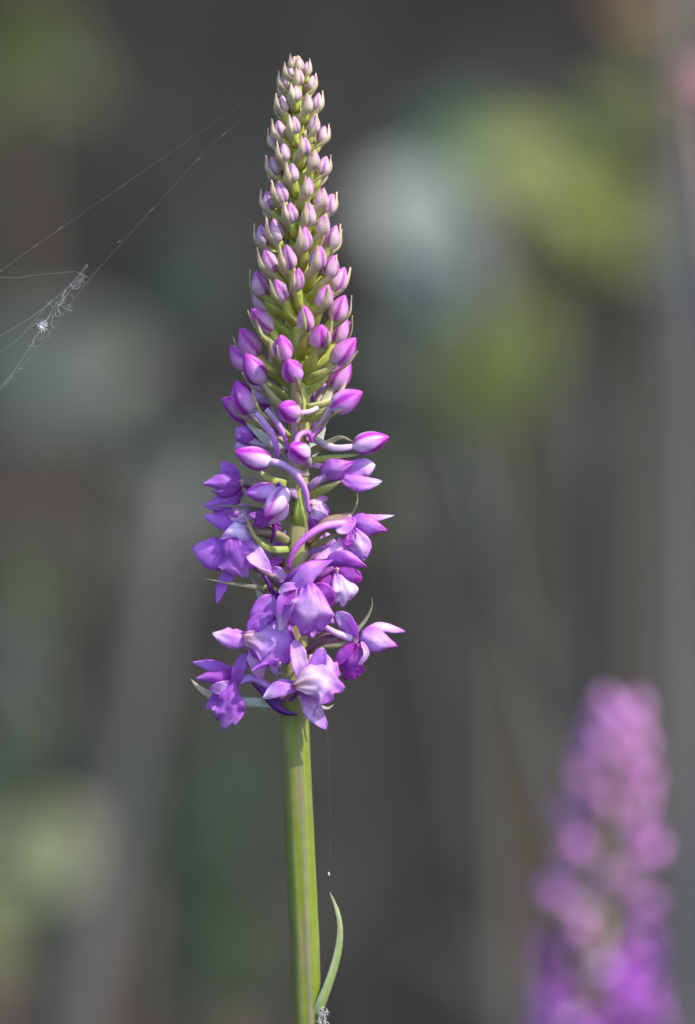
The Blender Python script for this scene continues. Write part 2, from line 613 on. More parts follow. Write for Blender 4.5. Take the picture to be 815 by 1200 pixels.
# larger buds, each with its own lean
MID = [
    dict(x=304, y=333, ang=-22, tow=.2), dict(x=349, y=328, L=30, W=16, ang=6, tow=.55), dict(x=328, y=341, L=30, W=20, ang=-24, tow=.5),
    dict(x=381, y=348, L=31, W=21, ang=22, tow=.4), dict(x=399, y=362, L=34, W=23, ang=28, tow=.15), dict(x=306, y=376, L=38, W=23, ang=-46, tow=.3),
    dict(x=358, y=374, L=33, W=20, ang=-4, tow=.45), dict(x=376, y=394, L=31, W=25, ang=10, tow=.8), dict(x=404, y=412, L=42, W=25, ang=48, tow=.2),
    dict(x=291, y=402, L=40, W=27, ang=-36, tow=.2), dict(x=331, y=408, L=35, W=24, ang=-12, tow=.7), dict(x=342, y=434, L=32, W=25, ang=-25, tow=.9),
    dict(x=297, y=433, L=42, W=27, ang=-34, tow=.25, d=28), dict(x=284, y=466, L=42, W=30, ang=-28, tow=.2, d=18),
    dict(x=407, y=470, L=42, W=27, ang=68, tow=.2), dict(x=338, y=482, L=30, W=26, ang=-70, tow=1.1, d=62),
]
for m in MID:
    add_bud(**m)
# stalked buds that have swung out sideways
add_bud(297, 537, L=46, W=27, ang=-78, tow=.25, d=52, with_bract=False, pts_ov=[(360, 556, 22), (345, 553, 44), (328, 543, 52), (317, 541, 53)])
add_bud(349, 530, L=30, W=27, ang=-60, tow=1.3, d=66, with_bract=False, pts_ov=[(357, 548, 14), (362, 542, 36), (358, 534, 52)])
add_bud(435, 519, L=44, W=26, ang=80, tow=.05, d=14, with_bract=False, pts_ov=[(358, 508, 10), (372, 516, 20), (392, 525, 18), (415, 524, 14)])
# buds on the far side of the spike
rb = random.Random(3)
for x, y in TOP[4:]:
    xc = interp(STEM_X, y)
    add_bud(xc - (x - xc) * .92 + rb.uniform(-2, 2), y + 7 + rb.uniform(-2, 2), front=False)
for x, y in [(306, 352), (398, 328), (366, 345), (335, 360), (397, 388), (282, 420), (318, 388), (350, 392), (400, 440), (372, 425), (326, 428),
             (376, 464), (345, 455), (308, 462), (281, 480), (366, 496), (318, 505)]:
    add_bud(x, y, front=False)
add_bud(400, 386, L=38, W=22, ang=24, tow=-.1, d=-14)
add_bud(401, 441, L=40, W=23, ang=38, tow=-.1, d=-18)

# ---- open flowers ------------------------------------------------------
def flower(cx, cy, d, ovary, rads=(4, 6, 5), oc=((.28, .24, .12), (.42, .22, .36))):
    """part `flower`: the ovary and the little column it ends in; petals become its children"""
    pts = [P(*p) for p in ovary]
    n = len(rads)
    v1, f1, c1 = tube_geo(pts, [(i / (n - 1), r * S) for i, r in enumerate(rads)], oc[0], oc[1], ns=14, nt=20, twist=7., rib=.13)
    p = P(cx, cy, d)
    v2, f2, c2 = bud_geo(p - dvec(0, -3, 0) * S * .5, dvec(.1, -.4, 1), 9 * S, 8 * S, dvec(0, -1, 0), CREAM, PALE, (.75, .5, .3), MAG, nr=9, ns=12)
    k = len(v1)
    return part('flower', (v1 + v2, f1 + [tuple(i + k for i in f) for f in f2], c1 + c2), M_BUD)

# A: lowest front flower, lip swung to the right
A = flower(350, 803, 42, [(352, 800, 14), (356, 802, 28), (352, 803, 40)])
blade('sepal', [(354, 797, 40), (350, 772, 43), (345, 750, 40)], 21, OVAL, (.3, -.1, 1), .3, .06, 'W', A)
blade('sepal', [(350, 804, 39), (330, 804, 44), (308, 818, 42)], 25, LANCE, (-.1, -.7, 1), -.25, .03, 'P', A)
blade('sepal', [(355, 810, 37), (369, 836, 38), (384, 855, 34)], 24, LANCE, (.3, 0, 1), .2, .04, 'W', A)
blade('petal', [(353, 801, 40), (371, 783, 42), (379, 759, 38)], 22, OVAL, (-.3, -.2, 1), .3, .06, 'B', A)
blade('petal', [(356, 808, 38), (378, 802, 34), (395, 776, 24)], 18, OVAL, (.3, -.4, 1), .2, .05, 'B', A)
blade('lip', [(345, 804, 47), (362, 798, 54), (380, 797, 55), (403, 808, 46)], 66, LIPW, (.25, -.35, 1), -.30, .14, 'L', A, lobed=True)
tube('spur', [(350, 806, 36), (345, 815, 20), (338, 826, 10), (343, 838, 8)], [3.4, 2.6, 1.6], VIO, DEEP, A)
bract([(357, 838, 14), (370, 829, 22), (384, 830, 27), (391, 826, 26)], 10, 'S', (0, -.4, 1), -.3)

# B: lower right flower seen from the side
Bf = flower(416, 750, 12, [(360, 762, 8), (380, 752, 12), (410, 744, 12)], (4.5, 8.5, 5), ((.22, .10, .12), (.26, .08, .18)))
blade('sepal', [(417, 750, 16), (409, 732, 22), (394, 717, 20)], 21, OVAL, (-.5, .1, 1), .25, .04, 'P', Bf)
blade('sepal', [(424, 742, 4), (447, 734, 0), (475, 740, -4)], 16, LANCE, (0, -.7, 1), -.35, .03, 'W', Bf)
blade('sepal', [(423, 746, 12), (444, 753, 18), (467, 757, 16)], 33, HOOD, (.2, .1, 1), -.55, .02, ((.6, .3, .8), PALE, MAG, MAG), Bf)
blade('petal', [(414, 752, 18), (405, 765, 20), (391, 783, 16)], 15, LANCE, (-.4, 0, 1), .3, .05, 'M', Bf)
blade('petal', [(424, 752, 20), (429, 766, 24), (420, 780, 22)], 8, OVAL, (.4, 0, 1), .3, .0, 'K', Bf)
blade('lip', [(419, 754, 16), (415, 768, 20), (410, 782, 18), (404, 797, 10)], 34, LIPW, (-.3, -.2, 1), -.3, .15, 'M', Bf, lobed=True)
tube('spur', [(412, 748, 16), (392, 741, 22), (376, 731, 26), (369, 724, 26)], [4.6, 4.2, 3.6, 2.2], PALE, VIO, Bf)
bract([(360, 764, 8), (380, 757, 20), (404, 752, 18), (426, 730, 8), (436, 712, 6), (436, 700, 4)], 9, 'D', (0, -.3, 1), -.4)

# C: right flower on a long arching stalk
C = flower(412, 612, 8, [(361, 637, 8), (382, 615, 10), (412, 605, 6)], (4, 7.5, 5), ((.28, .20, .10), (.36, .20, .18)))
blade('sepal', [(413, 604, 4), (436, 606, 2), (462, 604, 0)], 10, LANCE, (0, -.8, 1), -.3, .02, 'P', C)
blade('sepal', [(412, 612, 8), (432, 617, 14), (455, 622, 12)], 28, HOOD, (.2, .1, 1), -.5, .03, ((.5, .2, .7), VIL, MAG, MAG), C)
blade('sepal', [(414, 606, 12), (406, 617, 20), (394, 623, 20)], 18, OVAL, (-.4, -.3, 1), .2, .04, 'P', C)
blade('petal', [(413, 614, 10), (412, 630, 16), (404, 640, 18)], 13, OVAL, (-.3, 0, 1), .3, .05, 'M', C)
blade('lip', [(413, 618, 12), (420, 630, 18), (423, 643, 18), (420, 658, 12)], 30, LIPW, (.1, -.3, 1), -.35, .16, 'W', C, lobed=True)
tube('spur', [(404, 613, 14), (377, 618, 30), (352, 636, 36), (341, 654, 36), (338, 668, 34)], [4.4, 4.6, 4.2, 3.4, 2.2], VIL, MAG, C)
bract([(361, 641, 8), (380, 634, 16), (398, 622, 14), (412, 603, 6), (419, 588, 2), (418, 574, 0)], 8, 'D', (0, -.2, 1), -.5)

# C2: pinkish flower half hidden under C
C2 = flower(385, 652, 8, [(360, 662, 6), (372, 655, 10), (386, 652, 8)], (4, 7, 5), ((.3, .12, .16), (.4, .14, .3)))
blade('sepal', [(401, 630, 10), (394, 644, 16), (368, 656, 18)], 15, LANCE, (0, -.5, 1), .2, .06, 'K', C2)
blade('petal', [(390, 648, 10), (402, 640, 8), (412, 628, 4)], 14, OVAL, (.2, 0, 1), .2, .05, 'W', C2)
blade('lip', [(392, 648, 8), (404, 652, 10), (416, 652, 10), (428, 656, 6)], 24, LIPW, (.1, -.3, 1), -.3, .15, 'W', C2, lobed=True)

# D: flower to the right of the front one
D = flower(395, 668, 20, [(358, 684, 10), (376, 674, 20), (392, 666, 20)], (4, 6, 5), ((.2, .06, .16), (.34, .08, .36)))
blade('sepal', [(386, 660, 22), (406, 657, 30), (430, 664, 26)], 25, HOOD, (.2, .2, 1), -.5, .05, ((.5, .14, .7), (.48, .10, .66), MAG, VIL), D)
blade('petal', [(390, 668, 24), (408, 674, 28), (425, 678, 20)], 22, OVAL, (.1, .1, 1), -.2, .08, 'M', D)
blade('sepal', [(392, 672, 22), (385, 688, 26), (384, 708, 20)], 22, LANCE, (-.2, 0, 1), .2, .05, 'M', D)
blade('lip', [(394, 670, 24), (400, 682, 32), (404, 694, 32), (402, 711, 22)], 36, LIPW, (.2, -.3, 1), -.3, .18, (VIL, WHT, PALE, VIL), D, lobed=True)
tube('spur', [(380, 661, 26), (362, 662, 40), (344, 672, 42), (331, 686, 38)], [4.4, 4.6, 3.8, 2.2], VIO, DEEP, D)

# E: big front flower
E = flower(360, 694, 44, [(350, 700, 16), (360, 694, 30), (362, 690, 40)])
blade('sepal', [(346, 690, 46), (362, 671, 50), (390, 656, 42)], 25, HOOD, (-.1, -.1, 1), -.3, .05, ((.5, .2, .8), VIL, VIO, VIL), E)
blade('sepal', [(345, 688, 46), (334, 712, 52), (329, 741, 46)], 23, LANCE, (-.3, 0, 1), .3, .05, (MAG, VIO, WHT, VIL), E)
blade('petal', [(350, 688, 46), (338, 688, 48), (326, 694, 42)], 12, OVAL, (-.2, -.6, 1), .3, .08, 'P', E)
blade('petal', [(366, 690, 44), (380, 694, 46), (386, 712, 36)], 22, OVAL, (.3, 0, 1), .2, .05, 'M', E)
blade('lip', [(362, 684, 46), (364, 698, 56), (362, 714, 58), (357, 744, 46)], 64, LIPW, (0, -.25, 1), -.28, .12, ((.5, .12, .7), (.80, .56, .88), VIO, VIO), E, lobed=True)
tube('spur', [(350, 686, 42), (334, 684, 30), (326, 694, 24), (323, 704, 22)], [3.6, 3.4, 2.6, 1.6], DEEP, DEEP, E)

# F: left flower with its throat showing
Fl = flower(294, 746, 22, [(336, 728, 8), (318, 738, 14), (297, 745, 20)])
blade('sepal', [(295, 748, 22), (273, 747, 26), (249, 742, 22)], 27, LANCE, (0, -.4, 1), -.3, .03, 'P', Fl)
blade('sepal', [(302, 742, 22), (308, 720, 26), (321, 697, 22)], 30, OVAL, (-.2, -.1, 1), .25, .05, 'B', Fl)
blade('sepal', [(298, 758, 20), (302, 776, 24), (306, 796, 18)], 24, LANCE, (0, 0, 1), .2, .05, 'K', Fl)
blade('petal', [(294, 746, 24), (300, 732, 28), (316, 722, 28)], 20, OVAL, (-.2, -.2, 1), .25, .05, 'B', Fl)
blade('petal', [(294, 750, 24), (302, 763, 28), (316, 772, 28)], 16, OVAL, (-.2, .2, 1), .25, .05, 'V', Fl)
blade('lip', [(286, 746, 27), (304, 748, 36), (322, 754, 38), (340, 776, 26)], 66, LIPW, (.1, -.3, 1), -.3, .12, (CREAM, (.66, .38, .86), VIO, VIO), Fl, lobed=True)
tube('spur', [(298, 745, 18), (314, 732, 12), (326, 712, 16), (318, 690, 22), (310, 674, 24)], [3.2, 3.2, 3.2, 2.8, 1.8], DEEP, DEEP, Fl)
bract([(330, 735, 4), (312, 716, 6), (303, 694, 4), (293, 671, 0)], 13, 'S', (-.2, 0, 1), -.3)  # sunlit look comes from the whitened bract colour
bract([(322, 772, 8), (300, 768, 16), (284, 762, 18), (271, 753, 16)], 6, 'D', (0, -.4, 1), -.3)

# G: lowest left flower, seen from the side
G = flower(277, 797, 8, [(337, 822, 8), (318, 808, 18), (298, 796, 16), (278, 799, 10)], (4.5, 5.5, 5, 4.4), ((.40, .14, .5), (.56, .26, .74)))
blade('sepal', [(276, 788, 6), (252, 780, 6), (226, 776, 2)], 17, LANCE, (0, -.6, 1), -.25, .03, 'B', G)
blade('sepal', [(276, 794, 10), (254, 793, 16), (229, 795, 12)], 22, HOOD, (-.1, -.1, 1), -.45, .03, 'V', G)
blade('sepal', [(275, 805, 6), (260, 814, 6), (241, 832, 2)], 18, LANCE, (0, 0, 1), .2, .03, 'B', G)
blade('petal', [(275, 803, 14), (280, 784, 20), (290, 765, 16)], 17, OVAL, (.3, 0, 1), .3, .04, 'B', G)
blade('petal', [(275, 800, 14), (260, 806, 18), (246, 808, 14)], 17, OVAL, (-.1, .3, 1), .2, .04, 'W', G)
blade('lip', [(275, 798, 16), (272, 814, 22), (269, 832, 22), (262, 854, 14)], 42, LIPW, (.2, -.2, 1), -.35, .14, 'B', G, lobed=True)
tube('spur', [(298, 799, 8), (308, 808, 16), (318, 820, 24), (331, 833, 30), (349, 838, 30)], [4.0, 5.6, 6.2, 4, 1.2], DEEP, DEEP, G)  # dark purple throughout, with the shade on this spur painted in
bract([(334, 826, 4), (306, 823, 8), (282, 822, 2), (252, 816, 4), (236, 808, 6), (224, 796, 6)], 12, 'S', (0, -.3, 1), -.3, prof=[(0, .9), (.5, 1), (.75, .8), (.92, .4), (1, .05)])

# H: left flower, middle of the open ones
H = flower(285, 628, 16, [(338, 634, 8), (316, 624, 16), (290, 622, 18)], (4.5, 8, 5), ((.30, .28, .12), (.30, .18, .16)))
blade('sepal', [(277, 618, 14), (259, 611, 16), (239, 603, 12)], 18, LANCE, (0, -.4, 1), -.25, .03, 'B', H)
blade('sepal', [(276, 634, 16), (256, 648, 20), (225, 642, 14)], 42, LANCE, (-.1, -.2, 1), -.25, .05, 'B', H)
blade('sepal', [(280, 654, 14), (262, 684, 18), (254, 708, 14)], 16, LANCE, (-.2, 0, 1), .2, .03, 'B', H)
blade('petal', [(296, 624, 18), (277, 618, 30), (258, 632, 26)], 30, HOOD, (0, -.8, 1), -.5, .04, ((.6, .35, .8), WHT, VIL, VIL), H)
blade('petal', [(288, 630, 22), (301, 653, 28), (320, 672, 22)], 22, LANCE, (.1, -.3, 1), .25, .05, 'W', H)
blade('lip', [(274, 624, 22), (275, 640, 32), (280, 656, 32), (289, 678, 22)], 48, LIPW, (-.1, -.3, 1), -.3, .14, 'B', H, lobed=True)
tube('spur', [(300, 616, 12), (314, 606, 20), (322, 618, 24), (318, 636, 22)], [3.4, 3.4, 2.8, 1.6], MAG, DEEP, H)
bract([(340, 643, 10), (318, 643, 24), (298, 628, 30), (286, 597, 28)], 10, 'G', (0, -.3, 1), -.45)
H2 = flower(305, 672, 6, [(337, 688, 6), (318, 676, 10), (290, 656, 8)], (4, 6.5, 5), ((.24, .18, .12), (.26, .16, .16)))
blade('sepal', [(318, 668, 10), (326, 672, 14), (335, 682, 12)], 16, OVAL, (0, 0, 1), .2, .05, 'W', H2)
blade('petal', [(305, 662, 8), (318, 660, 8), (333, 655, 4)], 9, OVAL, (0, 0, 1), .2, .05, 'M', H2)
bract([(330, 690, 8), (292, 687, 22), (266, 683, 24), (239, 678, 22)], 7, 'D', (0, -.2, 1), -.3)

# I: hooded young flower high on the left
I = flower(284, 565, 8, [(340, 590, 6), (316, 580, 8), (300, 568, 12), (282, 563, 10)], (4, 5, 6.5, 4), ((.32, .28, .16), (.26, .16, .18)))
blade('sepal', [(280, 562, 4), (269, 552, 4), (259, 541, 0)], 20, LANCE, (0, 0, 1), .2, .03, 'B', I)
blade('sepal', [(285, 564, 10), (262, 562, 20), (237, 567, 16)], 30, HOOD, (0, -.4, 1), -.6, .02, 'B', I)
blade('petal', [(283, 570, 10), (264, 577, 18), (248, 576, 14)], 22, HOOD, (0, .2, 1), -.4, .02, 'V', I)
blade('sepal', [(284, 575, 8), (263, 589, 12), (238, 593, 8)], 22, LANCE, (0, 0, 1), -.3, .03, 'B', I)
blade('petal', [(300, 600, 6), (276, 604, 10), (262, 612, 6)], 24, OVAL, (0, -.2, 1), .2, .1, 'W', I)
blade('petal', [(310, 604, 10), (318, 614, 12), (326, 626, 8)], 16, OVAL, (0, -.2, 1), .2, .1, 'M', I)
blade('lip', [(280, 580, 6), (270, 592, 8), (262, 602, 8), (256, 612, 4)], 34, LIPW, (-.1, -.3, 1), -.3, .14, 'V', I, lobed=True)
tube('spur', [(286, 568, 6), (304, 577, 4), (322, 578, 8), (332, 588, 10)], [3, 3, 2.6, 1.6], MAG, DEEP, I)
bract([(337, 600, 8), (306, 597, 18), (276, 593, 24), (247, 593, 22)], 7, 'D', (0, -.6, 1), -.35)

# J: hooded young flower in front of the stem
J = flower(322, 584, 34, [(350, 586, 12), (340, 576, 26), (330, 578, 34)], (3.6, 5, 4.4), ((.5, .3, .46), (.62, .4, .66)))
def hood(x, y, d, L, W, ang, tow, cols, parent, name='sepal'):
    a = math.radians(ang)
    v = Vector((math.sin(a), -math.cos(a), tow)).normalized()
    b_, t_ = Vector((x, y, d)) - v * L / 2, Vector((x, y, d)) + v * L / 2
    bp, tp = P(*b_), P(*t_)
    return part(name, bud_geo(bp, tp - bp, L * S, W * S, dvec(0, -1, .3), *cols, seed=nseed(), bend=.1), M_BUD, parent)
hood(324, 590, 42, 46, 25, 212, .3, (PALE, PALE, MAG, MAG), J)
hood(307, 578, 36, 40, 24, 262, .3, (VIL, (.66, .34, .86), VIO, MAG), J)
blade('sepal', [(335, 584, 36), (332, 602, 40), (314, 615, 36)], 12, LANCE, (.2, 0, 1), -.2, .04, 'K', J)
blade('lip', [(320, 590, 34), (312, 602, 36), (306, 610, 34), (296, 616, 30)], 22, LIPW, (0, 0, 1), -.3, .14, 'M', J, lobed=True)
tube('spur', [(330, 580, 30), (322, 596, 24), (322, 610, 22), (330, 616, 22)], [3, 2.8, 2.4, 1.4], MAG, DEEP, J)

# K: young flower on the right, hood half open
K = flower(385, 555, 20, [(358, 574, 12), (370, 566, 20), (384, 556, 22)], (3.8, 5, 4.4), ((.42, .28, .36), (.55, .3, .66)))
blade('sepal', [(378, 558, 24), (396, 550, 34), (416, 541, 26)], 30, HOOD, (-.1, .2, 1), -.6, .02, ((.6, .28, .8), VIL, MAG, MAG), K)
blade('sepal', [(400, 560, 20), (422, 566, 22), (448, 564, 18)], 20, LANCE, (0, -.3, 1), -.3, .02, 'P', K)
blade('petal', [(402, 556, 12), (420, 548, 12), (440, 545, 8)], 24, OVAL, (.1, -.3, 1), -.3, .03, 'P', K)
tube('spur', [(386, 546, 8), (374, 546, 4), (362, 545, 0), (352, 549, -10)], [3.4, 3.2, 2.8, 1.8], PALE, VIL, K)
bract([(360, 582, 12), (380, 574, 22), (396, 566, 26), (404, 562, 24)], 13, 'G', (0, .2, 1), -.3)
bract([(361, 540, 8), (385, 536, 14), (408, 534, 12), (428, 531, 10)], 8, 'G', (0, -.3, 1), -.3)
bract([(362, 530, 6), (384, 519, 4), (400, 512, 6), (415, 518, 8)], 10, 'D', (0, -.4, 1), -.4)

# L: half-open flower behind the stem, and one in the gap on the left
Lf = flower(366, 592, -8, [(352, 606, -10), (360, 598, -10), (366, 592, -8)], (3.6, 4.6, 4), ((.34, .28, .14), (.5, .3, .5)))
blade('lip', [(362, 584, -6), (370, 592, -2), (376, 600, -2), (386, 609, -6)], 26, LIPW, (.1, -.3, 1), -.2, .12, 'L', Lf, lobed=True)
blade('sepal', [(362, 590, -8), (374, 586, -8), (385, 584, -10)], 9, OVAL, (0, -.3, 1), .2, .03, 'K', Lf)
Q = flower(284, 512, 4, [(334, 528, 6), (312, 522, 10), (292, 516, 6)], (3.4, 4.4, 4), ((.46, .3, .4), (.6, .36, .6)))
blade('sepal', [(296, 520, 8), (286, 510, 14), (277, 501, 10)], 22, OVAL, (-.1, 0, 1), -.4, .03, 'B', Q)
blade('petal', [(300, 522, 6), (294, 508, 4), (282, 500, 2)], 14, OVAL, (0, 0, 1), -.3, .03, 'V', Q)
blade('sepal', [(294, 522, 4), (283, 522, 6), (276, 528, 4)], 12, OVAL, (0, 0, 1), -.3, .03, 'W', Q)
# flowers on the far side, seen in glimpses
for cx, cy, sx, sy in ((372, 626, 396, 640), (322, 648, 300, 660), (366, 712, 392, 730), (330, 712, 318, 735), (362, 770, 384, 770), (330, 790, 318, 770)):
    fb = flower(cx, cy, -26, [(interp(STEM_X, cy), cy + 16, -8), (cx, cy + 6, -20), (cx, cy, -26)])
    blade('sepal', [(cx, cy, -26), ((cx + sx) / 2, (cy + sy) / 2, -32), (sx, sy, -34)], 17, LANCE, (0, 0, -1), .2, .04, 'W', fb)
    blade('sepal', [(cx, cy, -26), (cx - (sx - cx) * .4, cy - 12, -34), (cx - (sx - cx) * .6, cy - 26, -38)], 15, LANCE, (0, 0, -1), .2, .04, 'V', fb)
    blade('lip', [(cx, cy, -30), (cx, cy + 10, -42), (cx, cy + 20, -44), (cx, cy + 36, -36)], 34, LIPW, (0, -.2, -1), -.3, .14, 'L', fb, lobed=True)

# loose stalks, spurs and bracts in the middle of the spike
tube('spur', [(318, 541, 56), (335, 546, 60), (350, 560, 56), (359, 578, 50), (361, 600, 46)], [4.4, 4.4, 4.2, 3.4, 1.6], (.74, .5, .82), VIO)
tube('spur', [(301, 484, 30), (315, 503, 34), (323, 520, 32), (326, 538, 26)], [4, 4.2, 3.8, 2.2], (.62, .42, .74), VIO)
tube('spur', [(312, 480, 26), (326, 497, 28), (334, 512, 26), (337, 526, 22)], [3.4, 3.6, 3.2, 2], (.66, .46, .74), VIO)
tube('spur', [(347, 520, 50), (351, 510, 44), (361, 507, 36), (366, 518, 28)], [3.2, 3.4, 3.2, 2], VIL, MAG)
tube('spur', [(360, 516, 24), (368, 509, 24), (377, 500, 22)], [2.6, 2.8, 1.6], PINK, MAG)
tube('spur', [(326, 566, 22), (331, 572, 24), (330, 584, 22), (338, 594, 18)], [2.6, 2.6, 2.4, 1.4], DEEP, DEEP)
tube('spur', [(352, 484, 40), (364, 482, 30), (372, 478, 22)], [3, 3, 2.6], PINK, PALE)
bract([(350, 621, 10), (350, 606, 17.5), (350.5, 588, 20), (350.5, 566, 19)], 19, ((.34, .44, .07), (.38, .48, .10), (.42, .46, .16), (.36, .46, .10)), (0, 0, 1), -.25, prof=[(0, .8), (.1, 1), (.25, .92), (.5, .58), (.8, .26), (1, .04)])
bract([(335, 528, 8), (312, 514, 18), (297, 502, 14), (284, 488, 8)], 15, 'S', (-.2, -.2, 1), -.35)  # backlight painted in as a pale bract colour
bract([(360, 532, -6), (370, 518, -12), (376, 502, -14), (380, 482, -16)], 22, 'S', (.2, -.2, 1), -.35)  # glow from behind painted in with the same pale colour
bract([(336, 568, 12), (318, 562, 24), (304, 553, 28), (296, 549, 26)], 12, 'G', (0, -.2, 1), -.35)
bract([(356, 488, 12), (378, 486, 24), (396, 474, 22), (402, 462, 20)], 16, 'G', (0, .1, 1), -.35)
bract([(356, 448, 12), (374, 440, 22), (392, 430, 24), (400, 424, 22)], 14, 'G', (0, .2, 1), -.35)
bract([(346, 460, 14), (347, 452, 26), (350, 442, 34), (353, 428, 40)], 16, 'G', (0, 0, 1), -.4)
bract([(340, 512, 14), (318, 494, 26), (304, 482, 34), (293, 448, 34)], 8, 'G', (-.2, -.1, 1), -.4)
bract([(340, 444, 14), (326, 430, 28), (318, 414, 36), (316, 396, 38)], 14, 'G', (-.1, 0, 1), -.4)
bract([(338, 420, 14), (318, 404, 26), (306, 392, 34), (300, 372, 34)], 12, 'G', (-.1, 0, 1), -.4)
bract([(360, 416, 12), (374, 408, 24), (386, 396, 28), (390, 370, 28)], 10, 'G', (.2, 0, 1), -.4)
bract([(360, 478, 10), (378, 474, 14), (398, 462, 8), (410, 438, 4)], 10, 'T', (.2, 0, 1), -.4)

# stem leaf near the bottom of the picture, with its pale woolly foot
lf = blade('leaf', [(371, 1206, 4), (375, 1188, 14), (385, 1160, 14), (396, 1125, 10), (400, 1095, 6), (397, 1070, 4), (387, 1046, 4)], 17,
           [(0, .75), (.2, .95), (.35, .75), (.6, .62), (.8, .42), (.93, .2), (1, .05)], (.75, 0, 1), -.5, .0,
           ((.26, .34, .10), (.30, .38, .12), (.42, .46, .24), (.55, .58, .42)), mat=M_GREEN)
for k in range(34):
    x0, y0 = 377 + R.uniform(-2, 6), 1198 + R.uniform(-14, 10)
    tube('hair', [(x0, y0, 14), (x0 + R.uniform(-4, 4), y0 - 5, 17), (x0 + R.uniform(-5, 6), y0 + R.uniform(-9, 6), 19)], [.6, .45, .2], (.62, .55, .58), (.7, .64, .68), lf, ns=5)
# strap leaves low on the stem, below the picture
for k, (a, h, L) in enumerate(((0.6, .02, .16), (2.5, .035, .15), (4.2, .05, .13), (5.3, .09, .11))):
    ca, sa = math.cos(a), math.sin(a)
    b0 = BASE + Vector((ca * .001, sa * .001, h))
    geo = ribbon_geo([b0, b0 + Vector((ca * .02, sa * .02, L * .5)), b0 + Vector((ca * .06, sa * .06, L * .85)), b0 + Vector((ca * .11, sa * .11, L * .8))],
                     .016, LEAFW, (ca, sa, .5), -.5, 0, ((.12, .2, .03), (.1, .17, .03), (.12, .17, .04), (.1, .17, .03)), seed=nseed())
    part('leaf', geo, M_GREEN)

# ------------------------------------------------------------------ second orchid, behind and to the right
def proto(name, geo, mat):
    me = build(name, *geo, mat)
    d = me.data
    bpy.data.objects.remove(me)
    return d
U = S
def v3(l):
    return [Vector(p) * U for p in l]
PR = {}
def rib(n, pts, wd, prof, face, cup, ruf, tint, lob=False):
    return proto(n, ribbon_geo(v3(pts), wd * U, prof, face, cup, ruf, tint, lob, seed=nseed()), M_PETAL)
PR['flower'] = [proto('flower', tube_geo(v3([(-34, 0, -16), (-14, 0, -3), (0, 0, 0)]), [(0, 4 * U), (.5, 5.5 * U), (1, 4 * U)], (.3, .2, .18), (.5, .24, .5), twist=6, rib=.1), M_BUD)]
PR['sub'] = [
    ('sepal', rib('sepal', [(0, 0, 0), (7, 14, 4), (9, 30, 0)], 15, LANCE, (1, 0, .2), .2, .04, 'V')),
    ('sepal', rib('sepal', [(0, 0, 0), (7, -14, 4), (9, -30, 0)], 15, LANCE, (1, 0, .2), .2, .04, 'W')),
    ('sepal', rib('sepal', [(0, 0, 0), (9, 0, 11), (22, 0, 10)], 16, HOOD, (.2, 0, 1), -.5, .02, 'V')),
    ('petal', rib('petal', [(0, 2, 2), (8, 7, 8), (18, 4, 7)], 13, OVAL, (.4, .6, .6), -.2, .03, 'M')),
    ('petal', rib('petal', [(0, -2, 2), (8, -7, 8), (18, -4, 7)], 13, OVAL, (.4, -.6, .6), -.2, .03, 'M')),
    ('lip', rib('lip', [(2, 0, 0), (14, 0, -6), (18, 0, -18), (17, 0, -36)], 34, LIPW, (1, 0, .3), -.3, .12, 'V', True)),
    ('spur', proto('spur', tube_geo(v3([(0, 0, -3), (-10, 0, -10), (-20, 5, -26), (-24, 8, -44)]), [(0, 3.6 * U), (.6, 3 * U), (1, 1.2 * U)], VIO, DEEP), M_BUD)),
]
def budproto(k, y):
    cb, cm, ct, cs = bud_cols(y)
    cb, cm, ct = [mixc(c, (.80, .34, .76), k) for c in (cb, cm, ct)]
    return proto('bud', bud_geo((0, 0, 0), (1, 0, 0), 30 * U, 20 * U, (0, 0, 1), cb, cm, ct, cs, seed=nseed()), M_BUD)
PR['buds'] = [budproto(.8, 250), budproto(.75, 380), budproto(.7, 470)]
PR['ovary'] = proto('ovary', tube_geo(v3([(-26, 0, -16), (-12, 0, -4), (1, 0, 0)]), [(0, 3.4 * U), (.5, 4.4 * U), (1, 3.6 * U)], (.32, .3, .14), (.55, .36, .5), twist=5, rib=.1), M_BUD)
PR['bract'] = proto('bract', ribbon_geo(v3([(-28, 0, -18), (-10, 0, -10), (6, 0, -12), (24, 0, -6)]), 11 * U, BRAC, (0, 0, -1), -.5, .03, (GRN, (.45, .3, .3), (.6, .3, .45), (.5, .34, .34)), seed=5), M_GREEN)

def inst(name, me, parent, mat):
    o = bpy.data.objects.new(name, me)
    COL.objects.link(o)
    o.parent = parent
    if mat is not None:
        o.matrix_local = mat
    return o

